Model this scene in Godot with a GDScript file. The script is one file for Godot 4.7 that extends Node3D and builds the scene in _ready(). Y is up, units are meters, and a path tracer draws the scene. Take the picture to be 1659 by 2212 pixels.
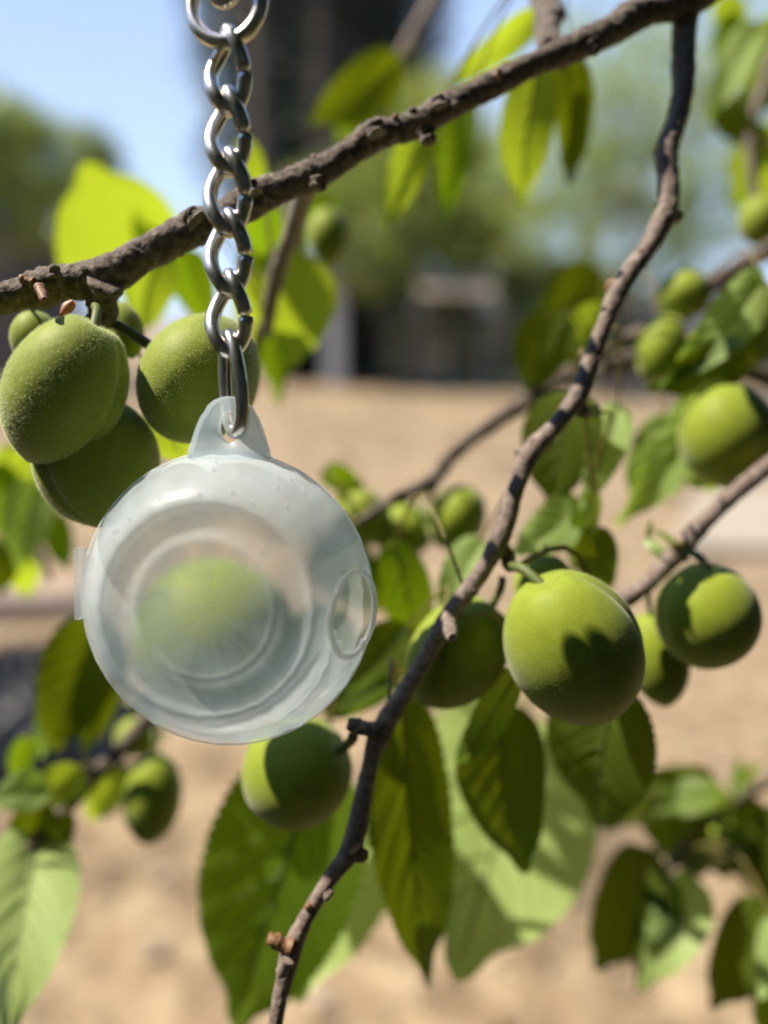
extends Node3D
# Young green apricots, a steel chain and a milky plastic capsule hanging in front of a dry yard.

const F := 1662.0            # focal length of the lens in picture units (picture 1659 x 2212)
const EYE := Vector3(0, 1.45, 0)
const PITCH := -14.05
var eye: Transform3D
var rng := RandomNumberGenerator.new()
var noise := FastNoiseLite.new()
var used := {}
var M := {}

# ---------------------------------------------------------------- helpers

func lin(r: float, g: float, b: float, a := 1.0) -> Color:
	var c := Color(r, g, b).linear_to_srgb()
	c.a = a
	return c

# the place at picture column px, row py and so many metres along the line of sight
func at(px: float, py: float, d: float) -> Vector3:
	return eye * Vector3((px - 829.5) / F * d, (1106.0 - py) / F * d, -d)

# the place on level ground (height h) seen at that column and row
func on_ground(px: float, py: float, h := 0.0) -> Vector3:
	var dir := (at(px, py, 1.0) - EYE)
	return EYE + dir * ((h - EYE.y) / dir.y)

func numbered(called: String) -> String:
	var n: int = used.get(called, 0)
	used[called] = n + 1
	return called if n == 0 else "%s_%03d" % [called, n]

func thing(called: String, label: String, category: String, where := Vector3.ZERO, group := "") -> Node3D:
	var o := Node3D.new()
	o.name = numbered(called)
	o.position = where
	add_child(o, true)
	o.set_meta("label", label)
	o.set_meta("category", category)
	if group:
		o.set_meta("group", group)
	return o

class MB:
	var v := PackedVector3Array()
	var n := PackedVector3Array()
	var c := PackedColorArray()
	var uv := PackedVector2Array()
	var ix := PackedInt32Array()
	var tint := Color.WHITE

	func tri(a: Vector3, b: Vector3, d: Vector3) -> void:
		var k := v.size()
		var m := (d - a).cross(b - a).normalized()
		for p in [a, b, d]:
			v.append(p); n.append(m); c.append(tint); uv.append(Vector2.ZERO)
		ix.append_array([k, k + 1, k + 2])

	func quad(a: Vector3, b: Vector3, d: Vector3, e: Vector3) -> void:
		tri(a, b, d)
		tri(a, d, e)

	# rows of points; wrap: each row closes on itself; ring: the last row joins the first
	func grid(rows: Array, wrap := false, ring := false, skip := [], tints := []) -> void:
		var k := v.size()
		var h := rows.size()
		var w: int = rows[0].size()
		var nn := PackedVector3Array()
		nn.resize(h * w)
		for i in h:
			var row: PackedVector3Array = rows[i]
			for j in w:
				v.append(row[j]); uv.append(Vector2(float(j) / w, float(i) / h))
				c.append(tints[i * w + j] if tints.size() else tint)
		for i in (h if ring else h - 1):
			for j in (w if wrap else w - 1):
				var a := i * w + j
				if skip.size() and skip[a]:
					continue
				var b := i * w + (j + 1) % w
				var d := ((i + 1) % h) * w + (j + 1) % w
				var e := ((i + 1) % h) * w + j
				var va := v[k + a]; var vb := v[k + b]; var vd := v[k + d]; var ve := v[k + e]
				var m1 := (vd - va).cross(vb - va)
				var m2 := (ve - va).cross(vd - va)
				nn[a] += m1 + m2; nn[b] += m1; nn[d] += m1 + m2; nn[e] += m2
				ix.append_array([k + a, k + b, k + d, k + a, k + d, k + e])
		for x in nn:
			n.append(x.normalized() if x.length_squared() > 0 else Vector3.UP)

	func box(mid: Vector3, size: Vector3, turn := Basis()) -> void:
		var p := []
		for s in 8:
			p.append(mid + turn * (Vector3(1 if s & 1 else -1, 1 if s & 2 else -1, 1 if s & 4 else -1) * size * 0.5))
		for q in [[0, 1, 3, 2], [5, 4, 6, 7], [4, 0, 2, 6], [1, 5, 7, 3], [2, 3, 7, 6], [4, 5, 1, 0]]:
			quad(p[q[0]], p[q[3]], p[q[2]], p[q[1]])

	func mesh(m: Material) -> ArrayMesh:
		var a := []
		a.resize(Mesh.ARRAY_MAX)
		a[Mesh.ARRAY_VERTEX] = v; a[Mesh.ARRAY_NORMAL] = n; a[Mesh.ARRAY_COLOR] = c; a[Mesh.ARRAY_TEX_UV] = uv; a[Mesh.ARRAY_INDEX] = ix
		var am := ArrayMesh.new()
		am.add_surface_from_arrays(Mesh.PRIMITIVE_TRIANGLES, a)
		am.surface_set_material(0, m)
		return am

func part(mb: MB, called: String, m: Material, parent: Node, kind := "") -> MeshInstance3D:
	var o := MeshInstance3D.new()
	o.name = called
	o.mesh = mb.mesh(m)
	parent.add_child(o, true)
	if kind:
		o.set_meta("kind", kind)
	return o

func scatter(called: String, mesh: Mesh, where: Array, parent: Node, colors := []) -> MultiMeshInstance3D:
	var mm := MultiMesh.new()
	mm.transform_format = MultiMesh.TRANSFORM_3D
	mm.use_colors = colors.size() > 0
	mm.mesh = mesh
	mm.instance_count = where.size()
	for i in where.size():
		mm.set_instance_transform(i, where[i])
		if colors.size():
			mm.set_instance_color(i, colors[i])
	var o := MultiMeshInstance3D.new()
	o.name = called
	o.multimesh = mm
	o.set_meta("kind", "stuff")
	parent.add_child(o, true)
	return o

func spline(pts: Array, per := 6) -> Array:
	var out := []
	for i in pts.size() - 1:
		var p0 = pts[max(i - 1, 0)]; var p1 = pts[i]; var p2 = pts[i + 1]; var p3 = pts[min(i + 2, pts.size() - 1)]
		for k in per:
			var t := float(k) / per
			out.append(0.5 * ((2.0 * p1) + (p2 - p0) * t + (2.0 * p0 - 5.0 * p1 + 4.0 * p2 - p3) * t * t + (3.0 * p1 - p0 - 3.0 * p2 + p3) * t * t * t))
	out.append(pts[-1])
	return out

# a round rod through points; Vector4 holds place and radius. rough: bumps as a share of the radius
func rod(mb: MB, pts: Array, sides := 10, rough := 0.0, ring := false, cap := true, grain := 400.0) -> void:
	var rows := []
	var side := Vector3.ZERO
	var count := pts.size()
	for i in count:
		var p := Vector3(pts[i].x, pts[i].y, pts[i].z)
		var a = pts[(i - 1 + count) % count] if ring else pts[max(i - 1, 0)]
		var b = pts[(i + 1) % count] if ring else pts[min(i + 1, count - 1)]
		var dir := Vector3(b.x - a.x, b.y - a.y, b.z - a.z).normalized()
		if side == Vector3.ZERO:
			side = dir.cross(Vector3(0.3, 0.2, 0.93)).normalized()
		side = (side - dir * side.dot(dir)).normalized()
		var up := dir.cross(side)
		var row := PackedVector3Array()
		for j in sides:
			var t := TAU * j / sides
			var q := side * cos(t) + up * sin(t)
			var r: float = pts[i].w
			if rough > 0:
				var s := p + q * r
				r *= 1.0 + rough * (noise.get_noise_3d(s.x * grain, s.y * grain, s.z * grain) + 0.5 * noise.get_noise_3d(s.x * grain * 2.7, s.y * grain * 2.7, s.z * grain * 2.7))
			row.append(p + q * r)
		rows.append(row)
	if cap and not ring:
		for e in [0, -1]:
			var mid := Vector3(pts[e].x, pts[e].y, pts[e].z)
			var flat := PackedVector3Array()
			var inner := PackedVector3Array()
			for j in sides:
				inner.append(mid.lerp(rows[e][j], 0.6))
				flat.append(mid)
			if e == 0:
				rows.push_front(inner); rows.push_front(flat)
			else:
				rows.push_back(inner); rows.push_back(flat)
	mb.grid(rows, true, ring)

func px4(px: float, py: float, d: float, r: float) -> Vector4:
	var p := at(px, py, d)
	return Vector4(p.x, p.y, p.z, r / F * d)

# ---------------------------------------------------------------- materials

func noise_tex(freq: float, octaves: int, colors: Array, size := 512, sd := 1, normal := false, bump := 4.0) -> NoiseTexture2D:
	var f := FastNoiseLite.new()
	f.noise_type = FastNoiseLite.TYPE_SIMPLEX_SMOOTH
	f.seed = sd
	f.frequency = freq
	f.fractal_octaves = octaves
	f.fractal_gain = 0.55
	var t := NoiseTexture2D.new()
	t.width = size
	t.height = size
	t.seamless = true
	t.noise = f
	if normal:
		t.as_normal_map = true
		t.bump_strength = bump
	elif colors.size():
		var g := Gradient.new()
		var off := PackedFloat32Array()
		var cs := PackedColorArray()
		for c in colors:
			off.append(c[0]); cs.append(c[1])
		g.offsets = off
		g.colors = cs
		t.color_ramp = g
	return t

func mat(color: Color, rough := 0.6, metal := 0.0) -> StandardMaterial3D:
	var m := StandardMaterial3D.new()
	m.albedo_color = color
	m.roughness = rough
	m.metallic = metal
	m.cull_mode = BaseMaterial3D.CULL_DISABLED
	return m

func textured(t: Texture2D, per_metre: float, rough := 0.8, world := false) -> StandardMaterial3D:
	var m := mat(Color.WHITE, rough)
	m.albedo_texture = t
	m.uv1_triplanar = true
	m.uv1_world_triplanar = world
	m.uv1_scale = Vector3.ONE * per_metre
	return m

func leafy(a: Color, b: Color, rough := 0.45, spec := 0.5) -> StandardMaterial3D:
	var m := mat(a, rough)
	m.backlight_enabled = true
	m.backlight = b
	m.metallic_specular = spec
	return m

func materials() -> void:
	var bark := textured(noise_tex(0.02, 5, [[0.0, lin(0.04, 0.028, 0.02)], [0.40, lin(0.085, 0.062, 0.05)], [0.6, lin(0.17, 0.135, 0.11)], [1.0, lin(0.38, 0.33, 0.29)]], 512, 3), 36.0, 0.75)
	bark.heightmap_enabled = true
	bark.heightmap_texture = noise_tex(0.035, 4, [], 512, 8)
	bark.heightmap_scale = 0.035
	bark.metallic_specular = 0.28
	bark.rim_enabled = true
	bark.rim = 0.5
	bark.rim_tint = 0.2
	M.bark = bark
	var young_bark := textured(noise_tex(0.02, 5, [[0.0, lin(0.085, 0.06, 0.05)], [0.45, lin(0.19, 0.145, 0.122)], [1.0, lin(0.44, 0.37, 0.33)]], 512, 5), 36.0, 0.6)
	young_bark.metallic_specular = 0.3
	young_bark.heightmap_enabled = true
	young_bark.heightmap_texture = bark.heightmap_texture
	young_bark.heightmap_scale = 0.03
	young_bark.rim_enabled = true
	young_bark.rim = 0.4
	M.young_bark = young_bark
	M.bud = textured(noise_tex(0.03, 3, [[0.0, lin(0.10, 0.045, 0.02)], [1.0, lin(0.35, 0.2, 0.09)]], 256, 6), 90.0, 0.6)
	M.bud_scale = leafy(lin(0.22, 0.09, 0.04), lin(0.5, 0.2, 0.06), 0.5)
	var skin := textured(noise_tex(0.012, 4, [[0.0, lin(0.185, 0.245, 0.012)], [0.5, lin(0.23, 0.295, 0.018)], [1.0, lin(0.275, 0.34, 0.03)]], 512, 11), 30.0, 0.55)
	skin.rim_enabled = true
	skin.rim = 0.45
	skin.rim_tint = 0.0
	skin.metallic_specular = 0.3
	skin.heightmap_enabled = true
	skin.heightmap_texture = noise_tex(0.09, 3, [], 512, 12)
	skin.heightmap_scale = 0.004
	M.skin = skin
	M.hair = leafy(lin(0.75, 0.78, 0.5), lin(0.9, 0.95, 0.65), 0.3)
	M.fruit_stem = mat(lin(0.10, 0.13, 0.03), 0.6)
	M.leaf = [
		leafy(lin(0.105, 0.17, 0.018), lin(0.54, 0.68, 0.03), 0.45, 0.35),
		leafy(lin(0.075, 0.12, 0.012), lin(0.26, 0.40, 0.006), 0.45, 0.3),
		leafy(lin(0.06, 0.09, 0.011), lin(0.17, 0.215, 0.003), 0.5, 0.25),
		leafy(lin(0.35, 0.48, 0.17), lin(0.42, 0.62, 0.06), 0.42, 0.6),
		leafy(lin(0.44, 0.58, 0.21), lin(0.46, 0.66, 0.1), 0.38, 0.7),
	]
	M.rib = leafy(lin(0.17, 0.23, 0.06), lin(0.3, 0.4, 0.03), 0.5)
	M.petiole = leafy(lin(0.20, 0.17, 0.05), lin(0.3, 0.25, 0.04), 0.5)
	M.steel = textured(noise_tex(0.03, 4, [[0.0, lin(0.55, 0.49, 0.43)], [0.5, lin(0.80, 0.75, 0.70)], [1.0, lin(0.88, 0.84, 0.80)]], 256, 31), 60.0, 0.27)
	M.steel.metallic = 1.0
	M.steel.heightmap_enabled = true
	M.steel.heightmap_texture = bark.heightmap_texture
	M.steel.heightmap_scale = 0.0015
	var ground := textured(noise_tex(0.012, 5, [[0.0, lin(0.22, 0.150, 0.085)], [0.45, lin(0.375, 0.275, 0.162)], [0.7, lin(0.455, 0.35, 0.212)], [1.0, lin(0.55, 0.44, 0.28)]], 1024, 21), 0.45, 0.95, true)
	ground.vertex_color_use_as_albedo = true
	ground.detail_enabled = true
	ground.detail_blend_mode = BaseMaterial3D.BLEND_MODE_MUL
	ground.detail_albedo = noise_tex(0.03, 4, [[0.0, Color(0.62, 0.6, 0.58)], [0.5, Color(0.92, 0.91, 0.9)], [1.0, Color(1, 1, 1)]], 512, 22)
	ground.detail_uv_layer = BaseMaterial3D.DETAIL_UV_1
	M.ground = ground
	M.concrete = textured(noise_tex(0.02, 5, [[0.0, lin(0.28, 0.235, 0.17)], [1.0, lin(0.42, 0.365, 0.28)]], 512, 23), 0.8, 0.9)
	M.timber = textured(noise_tex(0.02, 4, [[0.0, lin(0.2, 0.15, 0.11)], [1.0, lin(0.42, 0.34, 0.27)]], 256, 24), 2.0, 0.85)
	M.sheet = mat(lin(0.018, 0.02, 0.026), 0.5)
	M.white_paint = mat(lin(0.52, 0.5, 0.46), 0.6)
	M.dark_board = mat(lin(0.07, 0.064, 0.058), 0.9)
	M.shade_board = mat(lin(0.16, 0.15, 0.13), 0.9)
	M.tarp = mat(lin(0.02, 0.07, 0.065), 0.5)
	M.roof = mat(lin(0.42, 0.33, 0.24), 0.8)
	M.house = mat(lin(0.5, 0.49, 0.48), 0.8)
	M.glass_dark = mat(lin(0.03, 0.035, 0.04), 0.1)
	M.trunk = textured(noise_tex(0.02, 4, [[0.0, lin(0.05, 0.035, 0.025)], [1.0, lin(0.22, 0.17, 0.13)]], 256, 25), 1.5, 0.9)
	var f := leafy(Color.WHITE, lin(0.9, 0.9, 0.9), 0.32)
	f.vertex_color_use_as_albedo = true
	M.foliage = f
	var g := mat(Color.WHITE, 0.9)
	g.vertex_color_use_as_albedo = true
	M.pebble = g
	# milky soft plastic: how much of it one looks through is in the vertex alpha
	var p := mat(Color(1, 1, 1, 1), 0.3)
	p.transparency = BaseMaterial3D.TRANSPARENCY_ALPHA
	p.vertex_color_use_as_albedo = true
	p.backlight_enabled = true
	p.backlight = lin(1, 1, 1)
	p.metallic_specular = 0.5
	p.rim_enabled = true
	p.rim = 0.5
	p.rim_tint = 0.0
	p.clearcoat_enabled = true
	p.clearcoat = 0.5
	p.clearcoat_roughness = 0.12
	M.plastic = p
	var clear := mat(Color(0.95, 0.98, 1.0, 0.25), 0.15)
	clear.transparency = BaseMaterial3D.TRANSPARENCY_ALPHA
	M.clear = clear

# ---------------------------------------------------------------- fruit

# centre (picture), distance, half width and half length (picture units), lean of the long axis (degrees), groove azimuth, hairs
func apricot(px: float, py: float, d: float, hw: float, hl: float, lean: float, tip_towards: float, groove: float, hairs: int, label: String, stem_to := Vector3.ZERO) -> void:
	var mid := at(px, py, d)
	var o := thing("apricot", label, "apricot", mid, "young green apricots on the branches")
	var a := hw / F * d
	var b := hl / F * d
	var view := eye.basis
	var turn := view * Basis(Vector3.BACK, deg_to_rad(lean)) * Basis(Vector3.RIGHT, deg_to_rad(tip_towards))
	var rows := []
	var lat := 40
	var lon := 56
	var surf := func(u: float, w: float) -> Vector3:        # u 0 at the stem .. 1 at the tip, w round
		var th := PI * u
		var r := sin(th)
		var y := cos(th)
		y -= 0.10 * exp(-pow(th / 0.30, 2.0))                  # stem dimple
		y -= 0.05 * exp(-pow((PI - th) / 0.22, 2.0))           # little point at the tip
		r *= 1.0 + 0.05 * sin(th) * sin(th)
		var dw := wrapf(w - deg_to_rad(groove), -PI, PI)
		var cut := 0.15 * exp(-pow(dw / 0.11, 2.0)) - 0.04 * exp(-pow(dw / 0.42, 2.0))
		r *= 1.0 - cut * pow(sin(th), 0.5)
		r *= 1.0 + 0.012 * sin(2.0 * w + groove) + 0.01 * sin(3.0 * w + px)
		return turn * Vector3(r * sin(w) * a / 1.05, y * b, r * cos(w) * a / 1.05)
	for i in lat + 1:
		var row := PackedVector3Array()
		for j in lon:
			row.append(surf.call(clampf(float(i) / lat, 0.002, 0.998), TAU * j / lon))
		rows.append(row)
	var mb := MB.new()
	mb.grid(rows, true)
	part(mb, "skin", M.skin, o)
	# stem
	var sp: Vector3 = surf.call(0.002, 0.0)
	var dirn := (turn * Vector3.UP)
	var to := sp + dirn * b * 0.35
	var hold := stem_to if stem_to != Vector3.ZERO else nearest(mid + sp, 0.04)
	if hold != Vector3.ZERO and (hold - mid - sp).dot(dirn) > -0.1 * (hold - mid - sp).length():
		to = hold - mid
	var st := MB.new()
	var r0 := a * 0.085
	var mid_s := (sp + to) * 0.5 + dirn * b * 0.08
	var sr := []
	for q in spline([sp - dirn * b * 0.1, mid_s, to], 5):
		sr.append(Vector4(q.x, q.y, q.z, r0))
	rod(st, sr, 8, 0.15)
	part(st, "stem", M.fruit_stem, o)
	if hairs > 0:
		var hb := MB.new()
		for k in 2:
			var s := Vector3(0.5, 0, 0).rotated(Vector3.UP, k * PI / 2)
			hb.tri(-s, s, Vector3(0, 1, 0))
		var where := []
		for k in hairs:
			var u := acos(1.0 - 2.0 * rng.randf()) / PI
			u = clampf(u, 0.03, 0.985)
			var w := rng.randf() * TAU
			var p: Vector3 = surf.call(u, w)
			var nrm := p.normalized()
			var tgt := (nrm + Vector3(rng.randfn(), rng.randfn(), rng.randfn()) * 0.55).normalized()
			var x := tgt.cross(Vector3(0.1, 0.9, 0.3)).normalized()
			var len_h := rng.randf_range(0.35, 0.85) * (0.001 if d < 0.178 else 0.0005)
			var bs := Basis(x * 0.000031, tgt * len_h, x.cross(tgt) * 0.000031)
			where.append(Transform3D(bs, p - nrm * 0.00004))
		scatter("fuzz", hb.mesh(M.hair), where, o)

# ---------------------------------------------------------------- leaves

func leaf_width(t: float) -> float:
	return (pow(t, 0.44) * pow(1.0 - t, 0.72) * (1.0 + 0.3 * (1.0 - t)) - 0.16 * exp(-pow((t - 0.9) / 0.08, 2.0)) * (1.0 - t) * 4.0) * 1.52

# base and tip (picture and distance), width (picture), roll about its own midrib, kind, fold, curl
func leaf(parent: Node3D, bx: float, by: float, db: float, tx: float, ty: float, dt: float, w: float, roll := 0.0, kind := 0, fold := 0.25, curl := 0.08) -> void:
	var o0 := parent.position
	var b := at(bx, by, db) - o0
	var t := at(tx, ty, dt) - o0
	var length := b.distance_to(t)
	var ax := (t - b) / length
	var view := (EYE - o0 - (b + t) * 0.5).normalized()
	var side := ax.cross(view).normalized()
	side = side.rotated(ax, deg_to_rad(roll))
	var nrm := side.cross(ax)
	var hw := w * 0.5 / F * (db + dt) * 0.5 / maxf(cos(deg_to_rad(roll)), 0.45)
	var near := minf(db, dt) < 0.26
	var ns := 52 if near else 28
	var nc := 6
	var rows := []
	var ph := rng.randf() * TAU
	var bend := rng.randf_range(-0.06, 0.06)
	var spine := []
	for i in ns + 1:
		var s := float(i) / ns
		var ww := hw * leaf_width(clampf(s, 0.0, 1.0))
		var mid := b + ax * length * s + nrm * length * (curl * (s - s * s) * 4.0 * 0.5 - curl * s * s) + side * length * bend * sin(s * PI)
		var row := PackedVector3Array()
		for j in range(-nc, nc + 1):
			var u := float(j) / nc
			var e := ww
			if absi(j) == nc:
				e *= 1.0 + (0.05 if i % 2 == 0 else -0.01)
			var z := fold * absf(u) * ww - 0.35 * fold * u * u * ww
			z += length * [0.004, 0.006, 0.004, 0.007, 0.004][kind] * sin((s - 0.30 * absf(u)) * TAU * 6.5) * (1.0 - absf(u) * 0.4) * sin(PI * s)
			z += length * 0.022 * sin(u * 2.2 + s * 7.0 + ph) * absf(u)
			row.append(mid + side * e * u + nrm * z + ax * length * 0.06 * absf(u) * (1.0 - s) * -0.6)
		rows.append(row)
		spine.append(row[nc])
	var mb := MB.new()
	mb.grid(rows)
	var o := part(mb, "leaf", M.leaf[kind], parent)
	var pet := MB.new()
	var pr := hw * 0.028 + 0.0002
	var tail: Array = []
	var root := nearest(b + o0, 0.055) - o0
	if root == -o0:
		root = b - ax * length * 0.2 + Vector3.UP * length * 0.05
	var bow := root.distance_to(b) * 0.25
	for q in spline([root, (root + b) * 0.5 - ax * bow + Vector3.UP * bow * 0.6, b], 5):
		tail.append(Vector4(q.x, q.y, q.z, pr))
	rod(pet, tail, 6)
	part(pet, "petiole", M.petiole, o)
	if near:
		var rib := MB.new()
		var rp: Array = []
		for i in range(0, ns - 2, 3):
			var q: Vector3 = spine[i]
			rp.append(Vector4(q.x, q.y, q.z, pr * 0.8 * (1.0 - 0.8 * float(i) / ns)))
		rod(rib, rp, 6)
		for i0 in range(4, ns - 14, 5):
			for sd in [-1, 1]:
				var vp: Array = []
				for e in 6:
					var q: Vector3 = rows[mini(i0 + e * 2 + int(e * e * 0.25), ns - 2)][nc + sd * e]
					vp.append(Vector4(q.x, q.y, q.z, pr * 0.24 * (1.0 - 0.13 * e)))
				rod(rib, vp, 5)
		part(rib, "midrib", M.rib, o)

# ---------------------------------------------------------------- wood

var wood := PackedVector3Array()

# the nearest place on the wood built so far, or zero when there is none within reach
func nearest(p: Vector3, reach: float) -> Vector3:
	var best := Vector3.ZERO
	var far := reach
	for q in wood:
		var g := q.distance_to(p)
		if g < far:
			far = g
			best = q
	return best


# points: x, y, half width (picture units); the distance runs from d0 to d1
func limb(parent: Node3D, called: String, pts: Array, d0: float, d1: float, m: Material, rough := 0.16, sides := 20, per := 7) -> MeshInstance3D:
	var c := []
	var n := pts.size()
	for i in n:
		var d := lerpf(d0, d1, float(i) / (n - 1))
		var q := px4(pts[i].x, pts[i].y, d, pts[i].z)
		q -= Vector4(parent.position.x, parent.position.y, parent.position.z, 0)
		c.append(q)
	var mb := MB.new()
	var line := spline(c, per)
	for q in line:
		wood.append(Vector3(q.x, q.y, q.z) + parent.position)
	rod(mb, line, sides, rough)
	return part(mb, called, m, parent)

func knob(parent: Node3D, called: String, x0: float, y0: float, x1: float, y1: float, d: float, r: float, m: Material, d1 := 0.0) -> void:
	# a short spur or bud from (x0, y0) to (x1, y1): swells, then closes
	var dd := d1 if d1 > 0 else d
	limb(parent, called, [Vector3(x0, y0, r * 1.15), Vector3(lerpf(x0, x1, 0.4), lerpf(y0, y1, 0.4), r * 0.9), Vector3(lerpf(x0, x1, 0.75), lerpf(y0, y1, 0.75), r), Vector3(x1, y1, r * 0.55)], d, dd, m, 0.4, 12, 5)

func V(x: float, y: float, r: float) -> Vector3:
	return Vector3(x, y, r)

# ---------------------------------------------------------------- scene

func _ready() -> void:
	rng.seed = 7
	noise.seed = 4
	noise.frequency = 1.0
	eye = Transform3D(Basis(Vector3.RIGHT, deg_to_rad(PITCH)), EYE)
	# camera: a wide lens close to its subject, wide open
	var cam := Camera3D.new()
	cam.name = "camera"
	var lens := CameraAttributesPhysical.new()
	lens.frustum_focal_length = 12.0 / (1106.0 / F)
	lens.frustum_focus_distance = 0.160
	lens.exposure_aperture = 2.5
	lens.frustum_near = 0.05
	lens.frustum_far = 400.0
	add_child(cam)
	cam.transform = eye
	cam.attributes = lens
	cam.current = true
	# sky and sun
	var sky_m := ProceduralSkyMaterial.new()
	sky_m.sky_top_color = lin(0.075, 0.165, 0.44)
	sky_m.sky_horizon_color = lin(0.48, 0.62, 0.81)
	sky_m.sky_curve = 0.42
	sky_m.ground_bottom_color = lin(0.20, 0.15, 0.1)
	sky_m.ground_horizon_color = lin(0.35, 0.3, 0.24)
	var sky := Sky.new()
	sky.sky_material = sky_m
	var env := Environment.new()
	env.background_mode = Environment.BG_SKY
	env.sky = sky
	env.tonemap_mode = Environment.TONE_MAPPER_LINEAR
	env.tonemap_exposure = 1.7
	env.sdfgi_enabled = true
	env.ssao_enabled = true
	env.ssil_enabled = true
	var we := WorldEnvironment.new()
	we.name = "sky_and_air"
	we.environment = env
	add_child(we)
	var sun := DirectionalLight3D.new()
	sun.name = "sun"
	sun.light_energy = 1.6
	sun.light_color = Color(1.0, 0.95, 0.87)
	sun.light_angular_distance = 0.5
	sun.shadow_enabled = true
	sun.sky_mode = DirectionalLight3D.SKY_MODE_LIGHT_ONLY
	add_child(sun)
	sun.look_at_from_position(Vector3(-0.55, 0.82, -0.09) * 10.0, Vector3.ZERO)

	materials()
	yard()
	background_trees()
	own_tree()
	branches()
	fruits()
	chain()
	capsule()

# ---------------------------------------------------------------- yard

func yard() -> void:
	# one sheet of dry soil to the horizon, finely uneven close by
	var xs := []
	for i in range(-70, 71):
		var t := i / 70.0
		xs.append(signf(t) * (absf(t) * 4.0 + pow(absf(t), 5.0) * 200.0))
	var rows := []
	for z in xs:
		var row := PackedVector3Array()
		for x in xs:
			var zz: float = z - 3.0
			var fall := clampf(1.0 - Vector2(x, zz + 3.0).length() / 14.0, 0.0, 1.0)
			row.append(Vector3(x, (noise.get_noise_2d(x * 2.2, zz * 2.2) * 0.035 + noise.get_noise_2d(x * 9.0, zz * 9.0) * 0.012) * fall - 0.01, zz))
		rows.append(row)
	var soil := []
	for row in rows:
		for q in row:
			var v := 1.0 + 0.6 * noise.get_noise_2d(q.x * 0.7, q.z * 1.3) + 0.55 * noise.get_noise_2d(q.x * 2.1 + 40.0, q.z * 2.6)
			soil.append(Color(v, v * 0.985, v * 0.96))
	var mb := MB.new()
	mb.grid(rows, false, false, [], soil)
	var g := part(mb, "ground", M.ground, self, "structure")
	g.name = "ground"
	# pebbles, clods and bits of straw
	var pb := MB.new()
	var prow := []
	for i in 6:
		var row := PackedVector3Array()
		for j in 8:
			var th := PI * clampf(i / 5.0, 0.01, 0.99)
			row.append(Vector3(sin(th) * cos(TAU * j / 8.0), cos(th) * 0.6, sin(th) * sin(TAU * j / 8.0)) * (1.0 + 0.25 * noise.get_noise_2d(i * 7.0, j * 5.0)))
		prow.append(row)
	pb.grid(prow, true)
	var where := []
	var cols := []
	for k in 5200:
		var z := -0.6 - pow(rng.randf(), 1.6) * 12.0
		var x := rng.randf_range(-1.0, 1.0) * (0.8 - z * 0.6)
		var s := rng.randf_range(0.003, 0.010) * (1.0 + (1.6 if rng.randf() < 0.06 else 0.0))
		where.append(Transform3D(Basis(Vector3.UP, rng.randf() * TAU).scaled(Vector3(s * rng.randf_range(0.8, 1.6), s, s)), Vector3(x, 0.004 + noise.get_noise_2d(x * 2.2, z * 2.2) * 0.035 - 0.004, z)))
		var v := rng.randf_range(0.14, 0.55)
		cols.append(Color(v, v * 0.8, v * 0.58))
	var gravel := scatter("gravel", pb.mesh(M.pebble), where, self, cols)
	gravel.set_meta("label", "pebbles and clods strewn over the dry tan soil")
	gravel.set_meta("category", "gravel")
	# fallen leaves and low weeds
	var fl := MB.new()
	fl.quad(Vector3(-0.5, 0, 0), Vector3(0, 0.12, 0.28), Vector3(0.5, 0, 0), Vector3(0, 0.16, -0.28))
	where = []
	cols = []
	for k in 900:
		var z := -0.7 - pow(rng.randf(), 1.4) * 14.0
		var x := rng.randf_range(-1.0, 1.0) * (0.8 - z * 0.6)
		where.append(Transform3D(Basis.from_euler(Vector3(rng.randfn() * 0.3, rng.randf() * TAU, rng.randfn() * 0.3)).scaled(Vector3.ONE * rng.randf_range(0.02, 0.06)), Vector3(x, 0.012 + noise.get_noise_2d(x * 2.2, z * 2.2) * 0.035, z)))
		var v := rng.randf_range(0.5, 1.2)
		cols.append(Color(0.26 * v, 0.16 * v, 0.07 * v) if rng.randf() < 0.7 else Color(0.6 * v, 0.48 * v, 0.3 * v))
	var litter := scatter("fallen_leaves", fl.mesh(M.foliage), where, self, cols)
	litter.set_meta("label", "dry brown fallen leaves scattered over the bare yard")
	litter.set_meta("category", "leaves")
	var wd := MB.new()
	for k in 14:
		var dirv := Vector3(rng.randfn() * 0.5, 1, rng.randfn() * 0.5).normalized()
		var sv := dirv.cross(Vector3(rng.randfn(), 0, rng.randfn())).normalized() * 0.09
		wd.quad(Vector3.ZERO, dirv * 0.5 + sv, dirv + Vector3(dirv.x, -0.2, dirv.z) * 0.4, dirv * 0.5 - sv)
	where = []
	cols = []
	for k in 130:
		var z := -2.6 - rng.randf() * 14.0
		var x := rng.randf_range(-1.0, 1.0) * (0.8 - z * 0.6)
		where.append(Transform3D(Basis(Vector3.UP, rng.randf() * TAU).scaled(Vector3.ONE * rng.randf_range(0.05, 0.16)), Vector3(x, 0.0, z)))
		var v := rng.randf_range(0.7, 1.3)
		cols.append(Color(0.16 * v, 0.19 * v, 0.07 * v))
	var weeds := scatter("weeds", wd.mesh(M.foliage), where, self, cols)
	weeds.set_meta("label", "low sparse weeds dotted about the bare yard")
	weeds.set_meta("category", "weeds")
	# concrete path at the right, timber edging at the left
	var path := MB.new()
	var pa := on_ground(1500, 1075); var pbb := on_ground(2300, 990); var pc := on_ground(2300, 1215); var pd := on_ground(1450, 1195)
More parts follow.
